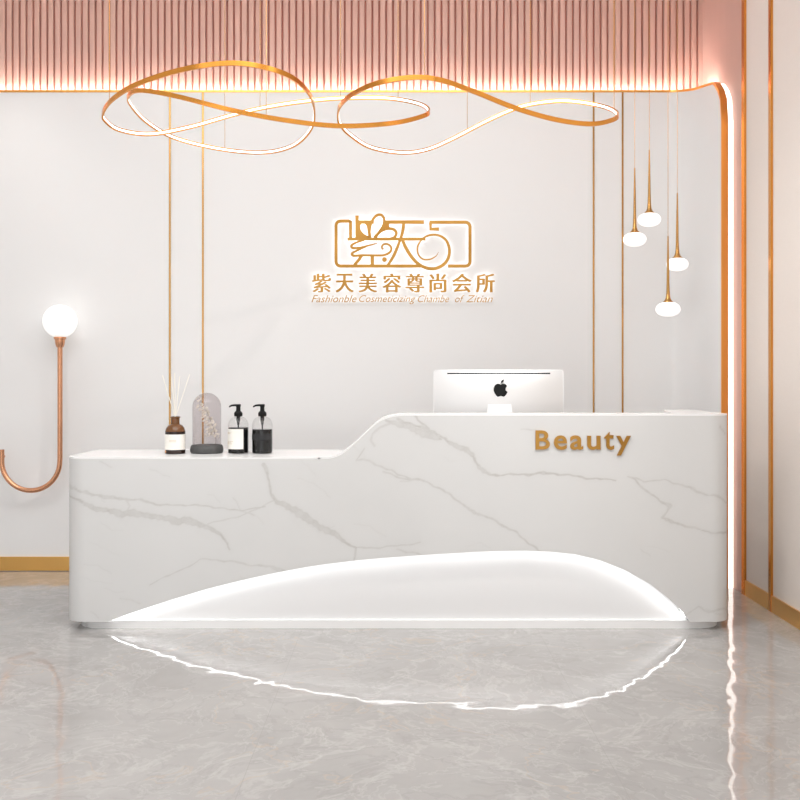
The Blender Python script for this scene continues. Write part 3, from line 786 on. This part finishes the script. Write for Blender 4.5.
# pump bottles
def pump(px, label, dark, has_label):
    x = on(px, YC); rb = 10.3*u; c = (x, YC, Z0)
    root = empty('pump_bottle', c, label, 'pump bottle', 'pump bottles on the low counter')
    outp = [(0,.0004),(rb-.004,.0004),(rb,.005),(rb,27*u),(rb*.96,30.5*u),(rb*.84,33.6*u),(rb*.62,36*u),(3.6*u,37.2*u),(3.4*u,38*u)]
    t_ = .0014
    inp = [(3.4*u-t_,38*u),(3.6*u-t_,37.2*u-t_),(rb*.62-t_,36*u-t_),(rb*.84-t_,33.6*u-t_),(rb*.96-t_,30.5*u),(rb-t_,27*u),(rb-t_,.006),(0,.004)]
    MB().lathe(outp+inp, c, 44).build('bottle', M['clear'], root)
    lv = 26.3*u if has_label else 24.3*u
    MB().lathe([(0,.005),(rb-.0026,.005),(rb-.0022,.008),(rb-.0022,lv),(0,lv)], c, 44).build('liquid', M[dark], root)
    # collar, neck and spout of the pump
    mb = MB(); mb.lathe([(0,37.3*u),(3.9*u,37.3*u),(4.2*u,38.3*u),(4.2*u,40.6*u),(3.2*u,42*u),(2.3*u,42.6*u),(2.1*u,46.5*u),(2.5*u,47*u),(2.6*u,49*u),(2.0*u,49.4*u),(0,49.4*u)], c, 28)
    mb.tube([(x+1.5*u,YC,Z0+48.2*u),(x-3*u,YC,Z0+48.4*u),(x-6.5*u,YC,Z0+48.1*u),(x-8.4*u,YC,Z0+47.2*u),(x-9*u,YC,Z0+46.4*u)], [1.2*u,1.1*u,.95*u,.8*u,.7*u], 12)
    mb.build('pump', M['black'], root)
    MB().lathe([(0,24*u),(.7*u,24*u),(.75*u,28*u),(1.9*u,33*u),(2.0*u,37.2*u),(0,37.2*u)], c, 18).build('dip_tube', M['grey'], root)
    if has_label:
        wrap_label(rb+.0004, Z0+5*u, Z0+25*u, x, -85, 38, 'paper_label', M['paper'], root)
        for z_, a, b in ((21,-70,-30),(20,-70,-38),(12.5,-70,-20),(11.2,-70,-30),(10,-70,-26)): wrap_label(rb+.0011, Z0+z_*u, Z0+(z_+.45)*u, x, a, b, 'label_print', M['ink'], root)
    else:
        wrap_label(rb+.0004, Z0+14*u, Z0+20*u, x, -70, 60, 'reflection_band', M['grey'], root)  # dark grey reflection on the bottle, put in as a coloured band
    return root
pump(238.3, 'black pump bottle with a white paper label', 'blackgloss', True)
pump(262.3, 'black pump bottle without a white label, rightmost on the low counter', 'blackgloss', False)

# ------------------------------------------------------------------ computer
YM = 5.32; um = YM/F; xc = on(498.6, YM); hw = 64.6*um; ztp = P(0, 370, YM).z; zbt = ztp-.50
PC = empty('computer', (xc, YM+.06, .75), 'silver all-in-one computer seen from behind on the high counter side', 'computer')
mb = MB(); nu, nv = 48, 34; vs = []
def rr_pt(uu, vv): # square to rounded-rect coordinates
    return uu, vv
for j in range(nv+1):
    for i in range(nu+1):
        a = -1+2*i/nu; b = -1+2*j/nv
        a_ = math.copysign(abs(a)**.8, a); b_ = math.copysign(abs(b)**.8, b)
        X = a_*hw; Z = b_*.25
        # round the corners
        rcr = .018; dx, dz = abs(X)-(hw-rcr), abs(Z)-(.25-rcr)
        if dx > 0 and dz > 0:
            l = math.hypot(dx, dz)
            if l > rcr: X = math.copysign(hw-rcr+dx/l*rcr, X); Z = math.copysign(.25-rcr+dz/l*rcr, Z)
        bulge = .042*(1-abs(a_)**2.2)*(1-abs(b_)**3)
        vs.append((xc+X, YM-bulge, (ztp+zbt)/2+Z))
fs = [(j*(nu+1)+i, j*(nu+1)+i+1, (j+1)*(nu+1)+i+1, (j+1)*(nu+1)+i) for j in range(nv) for i in range(nu)]
mb.add(vs, fs); o = mb.build('back_cover', M['alu'], PC); o['label'] = 'curved brushed aluminium back'
def rrect(w, h, r, n=6):
    ps = []
    for cx_, cz_, a0 in ((w-r,h-r,0),(-w+r,h-r,90),(-w+r,-h+r,180),(w-r,-h+r,270)):
        for k_ in range(n+1): a = math.radians(a0+90*k_/n); ps.append((cx_+r*math.cos(a), cz_+r*math.sin(a)))
    return ps
zm = (ztp+zbt)/2
mb = MB(); poly_prism(mb, [(xc+a, zm+b) for a, b in rrect(hw+.003, .253, .02)], YM, YM+.012); bevel(mb.build('rim', M['alurim'], PC, smooth=False), .002)
mb = MB(); poly_prism(mb, [(xc+a, zm+b) for a, b in rrect(hw-.002, .248, .016)], YM+.012, YM+.014); mb.build('screen', M['screen'], PC, smooth=False)
def bsurf(X, Z):
    a_ = (X-xc)/hw; b_ = (Z-zm)/.25; return YM-.042*(1-abs(a_)**2.2)*(1-abs(b_)**3)
mb = MB(); zs = P(0, 373.4, YM).z; xs = np.linspace(xc-51.5*um, xc+51.5*um, 30); vs = []
for X in xs: vs += [(X, bsurf(X, zs)-.0015, zs-.004), (X, bsurf(X, zs)-.0015, zs+.0035)]
mb.add(vs, [(2*i, 2*i+2, 2*i+3, 2*i+1) for i in range(29)]); o = mb.build('vent_slot', M['grey'], PC)
# fruit mark with a bite and a leaf
lx, lz = on(500, YM), P(0, 389, YM).z
outl = [(0,-4.5),(1.8,-5.4),(4.2,-5.0),(5.9,-3.2),(5.0,-1.8),(4.5,0),(5.0,1.8),(6.3,2.9),(5.2,5.4),(3.2,7.6),(1.6,7.4),(0,6.9),(-1.6,7.4),(-3.2,7.6),(-5.2,5.2),(-6.6,1.4),(-6.2,-2.4),(-4.2,-5.0),(-1.8,-5.4)]
pp2 = [(v[0], v[1]) for v in catmull([(a*1.05, b, 0) for a, b in outl], 3, True)]
mb = MB(); yy = bsurf(lx, lz-9*um)-.001
poly_prism(mb, [(lx+a*um, lz-b*.98*um) for a, b in pp2], yy, yy+.008)
leaf = [(.2,-6.1),(.5,-8.0),(1.8,-9.4),(3.2,-9.9),(3.0,-8.0),(1.8,-6.6)]
poly_prism(mb, [(lx+a*um, lz-b*.98*um) for a, b in leaf], yy, yy+.014)
o = mb.build('fruit_mark', M['black'], PC, smooth=False); o['label'] = 'black bitten fruit emblem'
# stand: foot plate and angled neck
zt_ = P(0, 404, YM).z
mb = MB(); w0, w1 = 11.5*um, 15*um
prof = [(YM-.052, zt_, w0), (YM-.075, zt_-.12, w1*.95), (YM-.085, .80, w1), (YM-.08, .765, w1), (YM-.03, .758, w1*1.1), (YM+.12, .757, w1*1.2)]
vs = []
for (y_, z_, w_) in prof: vs += [(xc+.0-w_, y_, z_), (xc+w_, y_, z_), (xc+w_, y_+.008, z_-.006), (xc-w_, y_+.008, z_-.006)]
mb.add(vs, [(4*i+k_, 4*i+(k_+1)%4, 4*i+4+(k_+1)%4, 4*i+4+k_) for i in range(5) for k_ in range(4)]+[(3,2,1,0),(20,21,22,23)])
mb.build('stand', M['alurim'], PC, smooth=False)

# ------------------------------------------------------------------ light: daylight added through the unseen open front, plus downlights and added ceiling fill
w = bpy.data.worlds.new('front_fill'); sc.world = w; w.use_nodes = True
wt = w.node_tree; WN = wt.nodes; WL_ = wt.links; bg = WN['Background']
tcw = WN.new('ShaderNodeTexCoord'); wv = WN.new('ShaderNodeTexWave'); wv.wave_type = 'BANDS'; wv.bands_direction = 'X'  # bright and dark bands added so the gold has something to reflect
wv.inputs['Scale'].default_value = 1.1; wv.inputs['Distortion'].default_value = 0; wv.inputs['Phase Offset'].default_value = 1.2
WL_.new(tcw.outputs['Generated'], wv.inputs['Vector'])
cr = WN.new('ShaderNodeValToRGB'); cr.color_ramp.elements[0].position = .30; cr.color_ramp.elements[0].color = (.22,.21,.20,1)
cr.color_ramp.elements[1].position = .55; cr.color_ramp.elements[1].color = (.965,.98,1,1)
WL_.new(wv.outputs['Fac'], cr.inputs[0]); WL_.new(cr.outputs[0], bg.inputs[0]); bg.inputs[1].default_value = 2.35
def area(name, loc, rot, sx, sy, e, col=(1,.97,.94)):
    l = bpy.data.lights.new(name, 'AREA'); l.shape = 'RECTANGLE'; l.size = sx; l.size_y = sy; l.energy = e; l.color = col
    o = bpy.data.objects.new(name, l); COL.objects.link(o); o.location = loc; o.rotation_euler = rot; return o
def spot(name, loc, target, e, ang, blend=.5, size=.05, col=(1,.96,.92)):
    l = bpy.data.lights.new(name, 'SPOT'); l.energy = e; l.spot_size = math.radians(ang); l.spot_blend = blend; l.shadow_soft_size = size; l.color = col
    o = bpy.data.objects.new(name, l); COL.objects.link(o); o.location = loc
    o.rotation_euler = (Vector(target)-Vector(loc)).to_track_quat('-Z', 'Y').to_euler(); return o
area('ceiling_fill', (-.6, 2.6, ZC-.03), (0,0,0), 3.6, 2.6, 110, (1,.99,.98))  # unseen overhead fill, added to brighten the whole room
area('wall_fill', (-.6, 5.3, ZC-.03), (math.radians(28),0,0), 4.6, .25, 9, (.99,.995,1))  # unseen strip added to lift the white wall and the slats
area('ceiling_fill', (-.4, 4.3, ZC-.03), (math.radians(10),0,0), 3.6, .7, 17, (.99,.995,1))  # second added fill, for the lower wall behind the desk
spot('downlight_left', (-2.55, 5.75, ZC-.05), (-2.55, 6.35, 1.6), 16, 70, .9, .06)
spot('right_wall_fill', (.4, 4.3, ZC-.05), (2.04, 5.0, .7), 75, 62, 1., .15)  # spot added only to brighten the lower right wall
spot('downlight_desk', (1.3, 3.2, ZC-.05), (-.6, 4.9, .6), 110, 70, .8, .05)

# ------------------------------------------------------------------ camera
cd = bpy.data.cameras.new('camera'); cam = bpy.data.objects.new('camera', cd); COL.objects.link(cam)
cam.location = (0, 0, EYE); cam.rotation_euler = (math.pi/2, 0, 0)
cd.sensor_width = 36; cd.lens = 36*F/800; cd.shift_y = (VY-400)/800; cd.clip_start = .05
sc.camera = cam
vs_ = sc.view_settings; vs_.view_transform = 'Standard'; vs_.look = 'None'; vs_.gamma = 1; vs_.use_curve_mapping = False
vs_.exposure = 0.0
sc.cycles.max_bounces = 10; sc.cycles.transparent_max_bounces = 12; sc.cycles.transmission_bounces = 10
